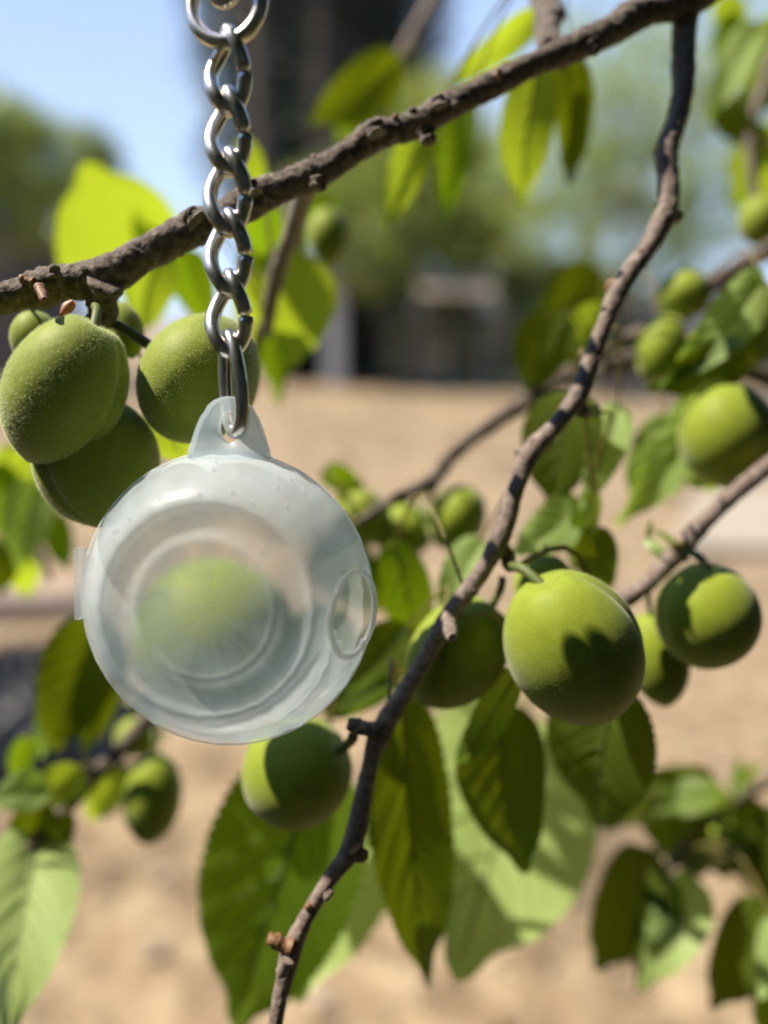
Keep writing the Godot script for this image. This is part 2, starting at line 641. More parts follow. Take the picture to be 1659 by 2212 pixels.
	for h in [0.05]:
		var up := Vector3(0, h, 0)
		path.quad(pa + up, pbb + up, pc + up, pd + up)
		path.quad(pd + up, pc + up, pc - up, pd - up)
		path.quad(pa + up, pd + up, pd - up, pa - up)
		path.quad(pbb + up, pa + up, pa - up, pbb - up)
		path.quad(pc + up, pbb + up, pbb - up, pc - up)
	var po := part(path, "path", M.concrete, self, "structure")
	po.name = "path"
	var e0 := on_ground(-500, 1335); var e1 := on_ground(190, 1318)
	var edge := thing("timber_edging", "weathered timber edging board lying on the soil left of the capsule", "edging", (e0 + e1) * 0.5)
	var eb := MB.new()
	eb.box(Vector3(0, 0.05, 0), Vector3(e0.distance_to(e1), 0.1, 0.16), Basis(Vector3.UP, -atan2(e1.z - e0.z, e1.x - e0.x)))
	part(eb, "board", M.timber, edge)
	# a dark crumpled sheet in a heap at the left
	var hp := on_ground(40, 1600)
	var heap := thing("crumpled_sheet", "dark crumpled sheet heaped on the soil at the left edge", "sheet", hp)
	var hm := MB.new()
	var hr := []
	for i in 25:
		var row := PackedVector3Array()
		for j in 40:
			var t := i / 24.0
			var a := TAU * j / 40.0
			var r := 0.46 * t * (1.0 + 0.22 * noise.get_noise_2d(cos(a) * 3.0, sin(a) * 3.0))
			var y := 0.32 * pow(1.0 - t * t, 0.7) * (1.0 + 0.55 * noise.get_noise_2d(cos(a) * r * 16.0, sin(a) * r * 16.0)) - 0.01
			row.append(Vector3(cos(a) * r, y, sin(a) * r * 0.75))
		hr.append(row)
	hm.grid(hr, true)
	part(hm, "sheet", M.sheet, heap)
	# open-fronted shed
	var sd := 17.6
	var s0 := on_ground(612, 832); var s1 := on_ground(890, 832)
	var shed := thing("open_shed", "open-fronted dark shed with pale posts beyond the bare yard", "shed", Vector3((s0.x + s1.x) * 0.5, 0, s0.z))
	var wide := s1.x - s0.x
	var hgt := at(700, 590, sd).y
	var wall := MB.new()
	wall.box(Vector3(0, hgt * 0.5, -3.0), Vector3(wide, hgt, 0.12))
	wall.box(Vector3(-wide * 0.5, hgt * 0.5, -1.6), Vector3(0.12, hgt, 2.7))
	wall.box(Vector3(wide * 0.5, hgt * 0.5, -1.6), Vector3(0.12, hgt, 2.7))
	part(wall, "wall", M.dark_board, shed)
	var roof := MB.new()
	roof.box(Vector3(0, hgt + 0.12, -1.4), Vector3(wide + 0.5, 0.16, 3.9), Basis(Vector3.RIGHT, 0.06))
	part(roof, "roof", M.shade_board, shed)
	var post := MB.new()
	post.box(Vector3(on_ground(724, 832).x - shed.position.x, hgt * 0.5, 0.12), Vector3(0.42, hgt, 0.42))
	part(post, "post", M.white_paint, shed)
	var pergola := thing("pergola", "weathered pale pergola posts and beam among grey green shrubs", "pergola", Vector3(on_ground(1050, 832).x, 0, s0.z + 0.3))
	for q in [[975, 0.26], [1014, 0.16], [1132, 0.24]]:
		var pm := MB.new()
		pm.box(Vector3(on_ground(q[0], 832).x - pergola.position.x, hgt * 0.5, 0.0), Vector3(q[1], hgt, q[1]))
		part(pm, "post", M.white_paint, pergola)
	var beam := MB.new()
	beam.box(Vector3(0, hgt + 0.08, 0), Vector3(2.3, 0.14, 0.2))
	part(beam, "beam", M.timber, pergola)
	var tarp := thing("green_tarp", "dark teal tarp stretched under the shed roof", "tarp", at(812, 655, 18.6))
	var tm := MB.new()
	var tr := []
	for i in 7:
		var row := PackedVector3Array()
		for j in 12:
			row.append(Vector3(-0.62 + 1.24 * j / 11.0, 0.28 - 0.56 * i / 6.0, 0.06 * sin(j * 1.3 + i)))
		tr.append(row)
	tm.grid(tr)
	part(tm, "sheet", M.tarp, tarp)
	var rf := thing("canopy_roof", "sunlit tan canopy roof above the shed front", "canopy", at(985, 612, 15.6))
	var rm := MB.new()
	rm.box(Vector3.ZERO, Vector3(1.5, 0.1, 1.3), Basis(Vector3.RIGHT, 0.35))
	part(rm, "roof_sheet", M.roof, rf)
	for sx in [-0.65, 0.65]:
		var lm := MB.new()
		lm.box(Vector3(sx, -rf.position.y * 0.5, 0), Vector3(0.09, rf.position.y, 0.09))
		part(lm, "post", M.shade_board, rf)
	# dark building at the left, pale house at the right, dark hedge
	var bl := thing("dark_outbuilding", "dark low outbuilding at the left edge behind the leaves", "building", Vector3(on_ground(-60, 815).x, 0, on_ground(-60, 815).z))
	var bm := MB.new()
	var bh := at(-60, 500, 20.0).y
	bm.box(Vector3(0, bh * 0.5, -1), Vector3(3.8, bh, 3))
	part(bm, "wall", M.dark_board, bl)
	var br := MB.new()
	br.box(Vector3(0, bh + 0.1, -1), Vector3(4.2, 0.2, 3.4))
	part(br, "roof", M.shade_board, bl)
	var hs := thing("pale_house", "pale grey house wall behind the hedge at the right", "house", Vector3(on_ground(1330, 800).x, 0, -26))
	var hw := MB.new()
	hw.box(Vector3(0.6, 1.1, 0), Vector3(7.0, 2.2, 5))
	part(hw, "wall", M.house, hs)
	var ho := MB.new()
	ho.box(Vector3(0.6, 2.3, 0), Vector3(7.6, 0.2, 5.6))
	part(ho, "roof", M.shade_board, hs)
	for wx in [-1.6, 1.0]:
		var wf := MB.new()
		wf.box(Vector3(wx, 1.2, 2.53), Vector3(1.1, 1.0, 0.06))
		part(wf, "window", M.glass_dark, hs)
	# fence boards between the shed and the hedge
	var f0 := on_ground(1150, 826); var f1 := on_ground(2050, 842)
	var fence := thing("dark_board_fence", "dark board fence along the far side of the yard", "fence", f0)
	var nb := 40
	for k in nb:
		var fm := MB.new()
		var p := (f1 - f0) * ((k + 0.5) / nb)
		fm.box(p + Vector3(0, 0.62 + 0.02 * (k % 3), 0.012 * (k % 2)), Vector3((f1.x - f0.x) / nb * 0.94, 1.24, 0.025))
		part(fm, "board", M.dark_board if k % 4 else M.shade_board, fence)

# ---------------------------------------------------------------- trees far behind

var clump_mesh: ArrayMesh
var needle_mesh: ArrayMesh

func make_clump(n: int, size: float, slim: float) -> ArrayMesh:
	var mb := MB.new()
	for k in n:
		var p := Vector3(rng.randfn(), rng.randfn(), rng.randfn()) * 0.38
		var d := Vector3(rng.randfn(), rng.randfn() - 0.5, rng.randfn()).normalized()
		var s := d.cross(Vector3(rng.randfn(), rng.randfn(), rng.randfn())).normalized() * size * slim
		var t := d * size
		mb.quad(p, p + t * 0.5 + s, p + t, p + t * 0.5 - s)
	return mb.mesh(M.foliage)

# blobs: column, row, radius (picture units), share; all at one distance
func tree(called: String, label: String, d: float, trunk_px: float, blobs: Array, n: int, leaf_size: float, color: Color, spread: float, needles := false, trunk_r := 0.12) -> void:
	var foot := at(trunk_px, 800, d)
	foot.y = 0
	var o := thing(called, label, "tree", foot)
	var top: Vector3 = at(blobs[0][0], blobs[0][1], d) - foot
	var tm := MB.new()
	var pts := []
	var knee := Vector3(top.x * 0.25 + 0.1, top.y * 0.5, 0.08)
	for q in spline([Vector3.ZERO, knee, top], 6):
		pts.append(Vector4(q.x, q.y, q.z, trunk_r * (1.0 - 0.8 * clampf(q.y / maxf(top.y, 0.1), 0.0, 1.0))))
	rod(tm, pts, 10, 0.2, false, true, 3.0)
	part(tm, "trunk", M.trunk, o)
	var where := []
	var cols := []
	var total := 0.0
	for b in blobs:
		total += b[2] * b[2]
	for b in blobs:
		var mid: Vector3 = at(b[0], b[1], d) - foot
		var r: float = b[2] / F * d
		var lm := MB.new()
		var lp := []
		var from := knee.lerp(top, 0.2)
		for q in spline([from, from.lerp(mid, 0.5) + Vector3(0, -0.1 * r, 0.1 * r), mid], 4):
			lp.append(Vector4(q.x, q.y, q.z, trunk_r * 0.3))
		rod(lm, lp, 7, 0.2, false, true, 3.0)
		part(lm, "limb", M.trunk, o)
		var count := int(n * b[2] * b[2] / total)
		for k in count:
			var q := Vector3(rng.randfn(), rng.randfn(), rng.randfn()).normalized() * pow(rng.randf(), 0.42)
			if noise.get_noise_3d(q.x * 2.8 + b[0], q.y * 2.8, q.z * 2.8 + b[1]) < spread:
				continue
			var p := mid + Vector3(q.x * r, q.y * r, q.z * r * 0.9)
			var s := leaf_size * rng.randf_range(0.7, 1.4)
			where.append(Transform3D(Basis.from_euler(Vector3(rng.randf() * TAU, rng.randf() * TAU, rng.randf() * TAU)).scaled(Vector3.ONE * s), p))
			var v := rng.randf_range(0.7, 1.3) * (1.5 if rng.randf() < 0.15 else 1.0)
			cols.append(Color(color.r * v * rng.randf_range(0.9, 1.2), color.g * v, color.b * v))
	scatter("crown", needle_mesh if needles else clump_mesh, where, o, cols)

func background_trees() -> void:
	clump_mesh = make_clump(12, 0.42, 0.3)
	needle_mesh = make_clump(16, 0.55, 0.12)
	# tall dark conifer in the middle
	tree("dark_conifer", "tall dark conifer in the middle behind the branch", 21.0, 690, [[700, -330, 150], [640, -120, 210], [780, -60, 200], [520, 60, 130], [680, 60, 200], [850, 60, 140], [600, 210, 170], [760, 200, 180], [860, 170, 90], [560, 330, 140], [700, 340, 190], [830, 330, 150]], 9000, 0.44, Color(0.045, 0.058, 0.04), 0.03, true, 0.32)
	var tk := thing("bare_tree", "tall bare grey tree trunk just left of the dark conifer", "tree", Vector3(at(572, 800, 18.8).x, 0, at(572, 800, 18.8).z))
	var km := MB.new()
	var kp := []
	for q in spline([Vector3.ZERO, Vector3(0.1, 5, 0), Vector3(-0.05, 11, 0.1)], 6):
		kp.append(Vector4(q.x, q.y, q.z, 0.2 - 0.008 * q.y))
	rod(km, kp, 12, 0.15, false, true, 2.0)
	part(km, "trunk", M.trunk, tk)
	tree("mid_green_tree", "leafy mid green tree standing in front of the shed roof", 16.0, 900, [[930, 300, 130], [840, 400, 120], [1000, 420, 130], [700, 470, 110], [900, 500, 130], [1050, 500, 110], [800, 540, 90]], 3000, 0.36, Color(0.30, 0.37, 0.08), -0.02)
	tree("sparse_willow", "tall sparse light green tree with sky showing through at the right", 14.0, 1330, [[1330, 150, 190], [1240, 330, 190], [1420, 330, 200], [1570, 160, 180], [1160, 430, 140], [1330, 470, 180], [1560, 420, 170], [1480, 540, 120]], 4200, 0.22, Color(0.34, 0.43, 0.11), 0.03)
	tree("hedge_tree", "low dark green tree over the board fence at the right", 17.0, 1230, [[1230, 610, 90], [1160, 660, 90], [1310, 650, 70], [1120, 590, 60]], 900, 0.34, Color(0.2, 0.27, 0.08), -0.08)
	tree("left_orchard_tree", "pale green spreading tree at the left edge against the sky", 15.0, 20, [[10, 330, 110], [-70, 300, 140], [80, 400, 80], [30, 440, 100], [110, 290, 45], [40, 280, 60], [-100, 450, 130]], 2300, 0.27, Color(0.30, 0.38, 0.09), -0.06)
	tree("little_cypress", "small dark conical tree against the sky at the left", 19.0, 205, [[205, 300, 45], [205, 340, 65], [200, 400, 90], [210, 470, 110]], 700, 0.28, Color(0.22, 0.27, 0.06), -0.12)
	tree("yard_tree", "broad green tree far off beyond the left edge", 20.0, -520, [[-520, 300, 170], [-650, 420, 150], [-400, 420, 150], [-520, 500, 170]], 1500, 0.34, Color(0.26, 0.33, 0.08), -0.05)
	tree("yard_tree", "tall dull green tree farthest beyond the left edge", 24.0, -1000, [[-1000, 200, 190], [-1100, 400, 180], [-880, 420, 180], [-1000, 520, 180]], 1500, 0.4, Color(0.2, 0.26, 0.07), -0.05)
	tree("grey_shrub", "grey green shrub in front of the pale shed posts", 16.6, 930, [[940, 690, 70], [890, 770, 60], [1060, 740, 80], [1090, 790, 55], [960, 650, 60], [870, 700, 50], [1010, 690, 70], [1000, 790, 50]], 1700, 0.24, Color(0.26, 0.28, 0.18), -0.05, false, 0.05)

# the rest of the apricot tree: it stands behind the viewer and reaches out over one shoulder
func own_tree() -> void:
	var o := thing("apricot_tree", "apricot tree whose outer branches reach into the picture", "tree", Vector3(1.5, 0, 1.9))
	var tm := MB.new()
	var pts := []
	for q in spline([Vector3(0, 0, 0), Vector3(0.05, 0.5, 0.02), Vector3(-0.05, 1.1, 0.0)], 6):
		pts.append(Vector4(q.x, q.y, q.z, 0.11 - 0.03 * q.y))
	rod(tm, pts, 14, 0.25, false, true, 8.0)
	part(tm, "trunk", M.trunk, o)
	var where := []
	var cols := []
	# places in the yard, each with its radius: over and behind the viewer's head and out to both sides
	for b in [[0.9, 2.5, -0.4, 0.7], [1.6, 2.3, -0.9, 0.8], [0.4, 2.7, 0.5, 0.7], [-0.4, 2.4, 1.1, 0.75], [1.3, 2.2, 0.5, 0.8], [1.5, 1.6, -0.6, 0.6], [2.2, 1.7, 0.2, 0.8], [-1.2, 2.5, 1.2, 0.7], [-1.9, 1.9, 0.9, 0.8],
			[-1.6, 1.4, -0.5, 0.55], [-2.2, 1.2, 0.1, 0.7], [-1.2, 1.0, 0.6, 0.6], [0.4, 1.9, 1.5, 0.8], [-0.6, 1.6, 1.6, 0.8], [1.0, 1.2, 1.0, 0.7], [-0.3, 1.0, 1.2, 0.6], [-1.6, 2.9, 1.6, 0.8], [0.6, 3.1, 0.9, 0.8], [1.7, 3.0, 0.2, 0.8], [-1.1, 0.7, 0.0, 0.45], [1.1, 0.8, 0.1, 0.5]]:
		var mid := Vector3(b[0], b[1], b[2]) - o.position
		var lm := MB.new()
		var lp := []
		for q in spline([Vector3(-0.03, 0.9, 0), Vector3(mid.x * 0.4, 0.9 + (mid.y - 0.9) * 0.6, mid.z * 0.4), mid], 5):
			lp.append(Vector4(q.x, q.y, q.z, 0.028))
		rod(lm, lp, 8, 0.2, false, true, 12.0)
		part(lm, "limb", M.trunk, o)
		for k in 560:
			var q := Vector3(rng.randfn(), rng.randfn(), rng.randfn()).normalized() * pow(rng.randf(), 0.4) * float(b[3])
			where.append(Transform3D(Basis.from_euler(Vector3(rng.randf() * TAU, rng.randf() * TAU, 0)).scaled(Vector3.ONE * rng.randf_range(0.12, 0.2)), mid + q))
			var v := rng.randf_range(0.7, 1.2)
			cols.append(Color(0.07 * v, 0.115 * v, 0.015 * v))
	scatter("crown", clump_mesh, where, o, cols)

# ---------------------------------------------------------------- branches

func branches() -> void:
	# --- the main branch with its hanging twig
	var a := thing("apricot_branch", "grey-brown apricot branch crossing behind the chain with a long hanging twig", "branch", at(480, 470, 0.172))
	limb(a, "main_limb", [V(-120, 682, 33.5), V(-40, 660, 32.6), V(40, 636, 33.5), V(95, 622, 42.8), V(130, 612, 37.2), V(190, 606, 40.9), V(245, 590, 40.9), V(300, 556, 36.3), V(350, 530, 37.2), V(400, 503, 37.2), V(425, 490, 40.0), V(470, 474, 34.4), V(530, 442, 37.2), V(560, 424, 37.2), V(610, 404, 31.6), V(665, 382, 34.4), V(690, 372, 31.6), V(760, 327, 28.8), V(812, 292, 33.5), V(850, 284, 27.9), V(905, 266, 29.8), V(950, 238, 29.8), V(1005, 212, 27.0), V(1070, 180, 28.8), V(1150, 140, 25.1), V(1230, 106, 28.8), V(1275, 86, 29.8), V(1330, 60, 30.7), V(1365, 36, 33.5), V(1420, 18, 28.8), V(1485, 6, 31.6), V(1560, -40, 27.9), V(1640, -90, 27.9)], 0.166, 0.205, M.bark, 0.16, 26, 9)
	limb(a, "hanging_twig", [V(1488, 0, 30), V(1478, 60, 26), V(1476, 130, 25), V(1474, 200, 23), V(1458, 270, 22), V(1440, 325, 24), V(1444, 390, 22), V(1443, 440, 23), V(1430, 480, 24), V(1400, 535, 20), V(1355, 595, 21), V(1335, 630, 22), V(1310, 690, 18), V(1276, 780, 19), V(1250, 850, 22), V(1205, 915, 18), V(1145, 980, 23), V(1115, 1055, 18), V(1085, 1150, 22), V(1045, 1228, 19), V(968, 1335, 21), V(920, 1420, 19), V(875, 1495, 19), V(822, 1582, 24), V(800, 1650, 18), V(782, 1735, 20), V(758, 1835, 23), V(712, 1900, 17), V(660, 1985, 17), V(630, 2050, 23), V(616, 2110, 20), V(600, 2180, 16), V(586, 2290, 16)], 0.205, 0.176, M.young_bark, 0.14, 18, 8)
	var n_wood := wood.size()
	# spurs and buds on the main limb
	knob(a, "spur", 230, 610, 215, 700, 0.169, 32, M.bark, 0.178)
	knob(a, "spur", 815, 290, 806, 262, 0.181, 20, M.bark)
	knob(a, "spur", 690, 385, 686, 412, 0.178, 17, M.bark)
	knob(a, "spur", 922, 280, 926, 312, 0.184, 18, M.bark)
	knob(a, "spur", 425, 478, 402, 458, 0.172, 20, M.bark)
	knob(a, "spur", 548, 420, 536, 392, 0.175, 20, M.bark)
	knob(a, "spur", 1275, 92, 1290, 116, 0.195, 16, M.bark)
	knob(a, "spur", 950, 232, 946, 206, 0.185, 14, M.bark)
	knob(a, "bud", 70, 612, 42, 598, 0.165, 11, M.bud)
	knob(a, "bud", 120, 598, 116, 572, 0.166, 12, M.bark)
	knob(a, "bud", 85, 620, 96, 648, 0.158, 10, M.bud, 0.154)
	knob(a, "bud", 1072, 168, 1078, 148, 0.188, 8, M.bud)
	limb(a, "far_spur", [V(1188, 110, 24), V(1180, 60, 26), V(1190, 30, 30), V(1170, -10, 26), V(1180, -80, 24)], 0.205, 0.24, M.bark, 0.4, 14)
	limb(a, "far_spur", [V(668, 390, 20), V(650, 440, 20), V(632, 500, 19), V(606, 570, 18), V(585, 650, 17), V(575, 720, 14)], 0.20, 0.26, M.young_bark, 0.2, 12)
	# spurs and buds on the hanging twig
	knob(a, "bud", 1436, 325, 1414, 336, 0.202, 13, M.young_bark)
	knob(a, "bud", 1478, 200, 1494, 206, 0.203, 10, M.bud)
	knob(a, "bud", 1445, 462, 1472, 472, 0.2, 13, M.bud)
	knob(a, "bud", 1335, 625, 1310, 612, 0.196, 15, M.bud)
	knob(a, "bud", 1250, 862, 1262, 902, 0.194, 15, M.young_bark)
	knob(a, "bud", 1140, 985, 1114, 972, 0.192, 12, M.young_bark)
	knob(a, "bud", 1128, 1000, 1112, 1022, 0.193, 8, M.bud)
	knob(a, "spur", 1082, 1185, 1108, 1228, 0.19, 17, M.young_bark)
	knob(a, "bud", 1098, 1215, 1104, 1186, 0.189, 9, M.bud)
	knob(a, "spur", 968, 1335, 975, 1378, 0.185, 17, M.young_bark, 0.176)
	knob(a, "spur", 815, 1580, 750, 1564, 0.18, 18, M.bark)
	knob(a, "bud", 768, 1832, 788, 1858, 0.177, 17, M.bud)
	knob(a, "bud", 630, 2048, 578, 2026, 0.176, 17, M.bud)
	knob(a, "bud", 620, 2075, 604, 2110, 0.173, 12, M.young_bark)
	# small buds, scars and lenticels all along
	var line := wood.slice(0, n_wood)
	for k in 34:
		var i := rng.randi_range(12, line.size() - 12)
		var q := line[i] - a.position
		var run := (line[i + 1] - line[i - 1])
		if run.length() > 0.02:
			continue
		var rad := 0.0030 if i < 300 else 0.0019
		var out := run.normalized().cross(Vector3(rng.randfn(), rng.randfn(), rng.randfn())).normalized()
		var bb := MB.new()
		var br := rng.randf_range(0.0006, 0.0013)
		var c := []
		for e in [[0.7, 1.3], [1.05, 1.0], [1.25, 0.9], [1.45, 0.35]]:
			var w: Vector3 = q + out * rad * e[0] + run.normalized() * rad * 0.3 * e[0]
			c.append(Vector4(w.x, w.y, w.z, br * e[1]))
		rod(bb, spline(c, 3), 9, 0.3)
		part(bb, "bud", [M.bud, M.bark, M.young_bark][k % 3], a)
	# papery bud scales glowing where the fruit hangs
	for q in [[160, 650, 128, 684, 26]]:
		var sc := MB.new()
		var rows := []
		var b0: Vector3 = at(q[0], q[1], 0.161) - a.position
		var b1: Vector3 = at(q[2], q[3], 0.160) - a.position
		var sd: Vector3 = (b1 - b0).cross(Vector3.BACK).normalized() * (q[4] / F * 0.16)
		for i in 7:
			var t := i / 6.0
			var row := PackedVector3Array()
			for j in range(-2, 3):
				row.append(b0.lerp(b1, t) + sd * (j * 0.25) * sin(PI * (0.15 + 0.85 * t)) + Vector3(0, 0, 0.0008 * (1.0 - j * j * 0.25)))
			rows.append(row)
		sc.grid(rows)
		part(sc, "bud_scale", M.bud_scale, a)
	# leaves of the main branch
	leaf(a, 285, 610, 0.345, 185, 345, 0.305, 330, 18, 0, 0.06, 0.02)
	leaf(a, 350, 560, 0.33, 290, 455, 0.31, 110, 0, 0)
	leaf(a, 350, 545, 0.255, 300, 728, 0.277, 130, 10, 0)
	leaf(a, 400, 540, 0.265, 455, 720, 0.285, 110, 20, 1)
	leaf(a, 560, 440, 0.265, 568, 560, 0.285, 110, 0, 1)
	leaf(a, 520, 300, 0.285, 575, 420, 0.295, 60, 0, 0)
	leaf(a, 1158, 30, 0.260, 962, 195, 0.280, 80, -20, 0)
	leaf(a, 940, 240, 0.250, 822, 500, 0.273, 100, 10, 0)
	leaf(a, 1010, 220, 0.260, 945, 490, 0.285, 85, 20, 1)
	leaf(a, 1160, 150, 0.250, 1122, 452, 0.275, 135, 6, 0)
	leaf(a, 1212, 120, 0.257, 1238, 400, 0.273, 105, -35, 2)
	leaf(a, 1235, 100, 0.267, 1250, 330, 0.285, 60, 30, 0)
	leaf(a, 860, 130, 0.33, 660, 270, 0.35, 130, 0, 2)
	leaf(a, 350, 870, 0.2, 400, 1010, 0.21, 120, 0, 0)
	# leaves below, hung from the twig
	leaf(a, 690, 1650, 0.24, 480, 2260, 0.258, 390, 14, 1, 0.2, 0.06)
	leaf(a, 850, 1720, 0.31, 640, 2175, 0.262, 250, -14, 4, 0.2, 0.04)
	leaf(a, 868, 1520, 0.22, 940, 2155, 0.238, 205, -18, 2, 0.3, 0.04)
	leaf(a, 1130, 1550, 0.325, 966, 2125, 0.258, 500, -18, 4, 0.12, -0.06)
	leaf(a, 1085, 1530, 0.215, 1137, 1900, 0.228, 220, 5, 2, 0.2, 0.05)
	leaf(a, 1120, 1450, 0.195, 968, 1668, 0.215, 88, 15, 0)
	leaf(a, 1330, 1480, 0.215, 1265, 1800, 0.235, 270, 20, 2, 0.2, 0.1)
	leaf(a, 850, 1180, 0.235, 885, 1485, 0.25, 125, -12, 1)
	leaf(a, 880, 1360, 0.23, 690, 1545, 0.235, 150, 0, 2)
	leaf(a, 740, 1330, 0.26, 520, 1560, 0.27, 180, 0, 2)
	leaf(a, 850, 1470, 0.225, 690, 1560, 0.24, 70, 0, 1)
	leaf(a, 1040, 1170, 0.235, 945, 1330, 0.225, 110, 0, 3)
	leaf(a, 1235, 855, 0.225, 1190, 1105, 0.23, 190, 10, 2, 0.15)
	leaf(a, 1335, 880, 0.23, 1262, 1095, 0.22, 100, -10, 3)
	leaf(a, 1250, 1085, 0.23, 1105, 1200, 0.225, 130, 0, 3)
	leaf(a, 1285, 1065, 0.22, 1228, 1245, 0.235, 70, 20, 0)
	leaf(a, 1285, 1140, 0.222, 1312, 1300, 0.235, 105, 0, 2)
	# --- twig behind the chain, with rounded leaves
	var g := thing("leafy_twig", "blurred leafy twig hanging behind the lower chain links", "branch", at(590, 560, 0.28))
	limb(g, "twig", [V(640, 430, 12), V(600, 560, 11), V(560, 700, 10), V(540, 860, 8)], 0.28, 0.3, M.young_bark, 0.2, 10)
	leaf(g, 655, 560, 0.27, 632, 800, 0.29, 165, 0, 0, 0.1)
	leaf(g, 560, 520, 0.29, 600, 880, 0.31, 130, 10, 1)
	leaf(g, 540, 600, 0.28, 560, 760, 0.30, 110, 0, 0)
	leaf(g, 690, 420, 0.30, 720, 560, 0.31, 80, 0, 1)
	leaf(g, 620, 470, 0.29, 560, 640, 0.30, 120, 0, 1)
	# --- dark twig behind, mid right
	var c := thing("shaded_twig", "dark shaded twig rising to the right behind the hanging twig", "branch", at(1100, 900, 0.27))
	limb(c, "twig", [V(770, 1130, 9), V(860, 1075, 12), V(935, 1035, 16), V(985, 975, 15), V(1080, 905, 17), V(1180, 840, 18), V(1290, 765, 18), V(1400, 710, 18), V(1560, 600, 20), V(1700, 520, 20)], 0.255, 0.29, M.bark, 0.3, 14)
	knob(c, "spur", 930, 1035, 938, 1062, 0.262, 12, M.bark)
	limb(c, "side_twig", [V(1290, 790, 22), V(1420, 775, 20), V(1560, 790, 20), V(1700, 830, 20)], 0.29, 0.31, M.bark, 0.3, 12)
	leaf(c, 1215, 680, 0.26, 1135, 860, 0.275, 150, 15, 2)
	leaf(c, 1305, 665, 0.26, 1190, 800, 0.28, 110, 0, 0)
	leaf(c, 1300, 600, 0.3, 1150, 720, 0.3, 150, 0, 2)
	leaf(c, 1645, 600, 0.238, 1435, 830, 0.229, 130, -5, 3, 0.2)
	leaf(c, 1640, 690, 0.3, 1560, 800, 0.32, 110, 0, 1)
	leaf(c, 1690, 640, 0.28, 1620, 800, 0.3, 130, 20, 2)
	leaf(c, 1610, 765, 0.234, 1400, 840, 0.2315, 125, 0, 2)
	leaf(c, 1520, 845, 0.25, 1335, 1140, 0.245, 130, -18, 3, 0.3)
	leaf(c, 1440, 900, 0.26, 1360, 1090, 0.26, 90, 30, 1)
	leaf(c, 1520, 990, 0.25, 1540, 1075, 0.27, 90, 0, 0)
	leaf(c, 820, 1200, 0.29, 930, 1330, 0.30, 120, 0, 2)
	leaf(c, 690, 1180, 0.29, 850, 1330, 0.30, 150, 0, 2)
	leaf(c, 700, 1015, 0.27, 790, 1070, 0.28, 70, 0, 1)
	leaf(c, 730, 1060, 0.27, 820, 1110, 0.28, 70, 0, 0)
	# --- right twig with the shadow-striped fruit
	var b := thing("fruiting_twig", "slim brown twig at the right carrying the shadow-striped apricot", "branch", at(1480, 1170, 0.21))
	limb(b, "twig", [V(1740, 960, 22), V(1650, 1015, 20), V(1560, 1090, 18), V(1500, 1150, 20), V(1470, 1185, 22), V(1410, 1250, 18), V(1350, 1295, 20), V(1300, 1330, 18), V(1240, 1400, 14)], 0.22, 0.205, M.young_bark, 0.2, 14)
	knob(b, "bud", 1480, 1175, 1450, 1180, 0.21, 10, M.petiole)
	knob(b, "bud", 1478, 1180, 1480, 1215, 0.208, 8, M.petiole)
	leaf(b, 1440, 1205, 0.215, 1385, 1160, 0.22, 34, 0, 3)
	leaf(b, 1460, 1175, 0.215, 1410, 1145, 0.22, 18, 0, 0)
	leaf(b, 1400, 1160, 0.22, 1408, 1120, 0.22, 16, 0, 1)
	# --- leafy shoot in the top right corner
	var j := thing("corner_shoot", "blurred leafy shoot in the top right corner", "branch", at(1640, 250, 0.34))
	limb(j, "twig", [V(1720, 0, 14), V(1660, 160, 13), V(1620, 300, 11), V(1640, 460, 9)], 0.34, 0.34, M.young_bark, 0.2, 10)
	leaf(j, 1640, 60, 0.33, 1535, 250, 0.32, 100, 0, 3)
	leaf(j, 1680, 40, 0.34, 1610, 170, 0.36, 90, 0, 0)
	leaf(j, 1545, 210, 0.34, 1660, 330, 0.34, 80, 0, 2)
	leaf(j, 1640, 270, 0.34, 1600, 440, 0.36, 95, 0, 0)
	leaf(j, 1680, 330, 0.34, 1640, 460, 0.37, 100, 0, 0)
	leaf(j, 1590, 30, 0.37, 1540, 130, 0.38, 70, 0, 1)
	leaf(j, 1560, -10, 0.40, 1590, 110, 0.42, 80, 0, 0)
	leaf(j, 1680, 120, 0.39, 1600, 210, 0.41, 90, 10, 0)
	leaf(j, 1640, 210, 0.40, 1570, 310, 0.42, 70, 0, 1)
	leaf(j, 1680, 260, 0.39, 1660, 400, 0.42, 90, 0, 0)
	leaf(j, 1620, 380, 0.40, 1585, 460, 0.42, 60, 0, 1)
	leaf(j, 1690, 180, 0.36, 1590, 260, 0.36, 80, 0, 1)
	# --- thin twig high up in front of the conifer
	var h := thing("bare_twig", "thin blurred bare twig in front of the dark conifer", "branch", at(900, 60, 0.42))
	limb(h, "twig", [V(970, -60, 20), V(935, 10, 18), V(890, 80, 15), V(850, 160, 12), V(830, 260, 9)], 0.42, 0.42, M.young_bark, 0.2, 10)
	leaf(h, 830, 160, 0.42, 730, 300, 0.43, 140, 0, 1)
	# --- lower left twig
	var dl := thing("lower_left_twig", "leafy twig with an orange-brown tip at the lower left", "branch", at(150, 1720, 0.27))
	limb(dl, "twig", [V(330, 1540, 17), V(260, 1620, 17), V(200, 1680, 17), V(140, 1750, 16), V(85, 1805, 15), V(40, 1860, 13)], 0.29, 0.255, M.bark, 0.25, 12)
	leaf(dl, 88, 1800, 0.265, 15, 2260, 0.21, 250, -12, 4, 0.3, 0.03)
	leaf(dl, 215, 1340, 0.262, 110, 1640, 0.275, 190, 10, 2)
	leaf(dl, 240, 1380, 0.275, 180, 1640, 0.28, 120, 0, 2)
	leaf(dl, 175, 1660, 0.26, 85, 1750, 0.275, 110, 0, 0)
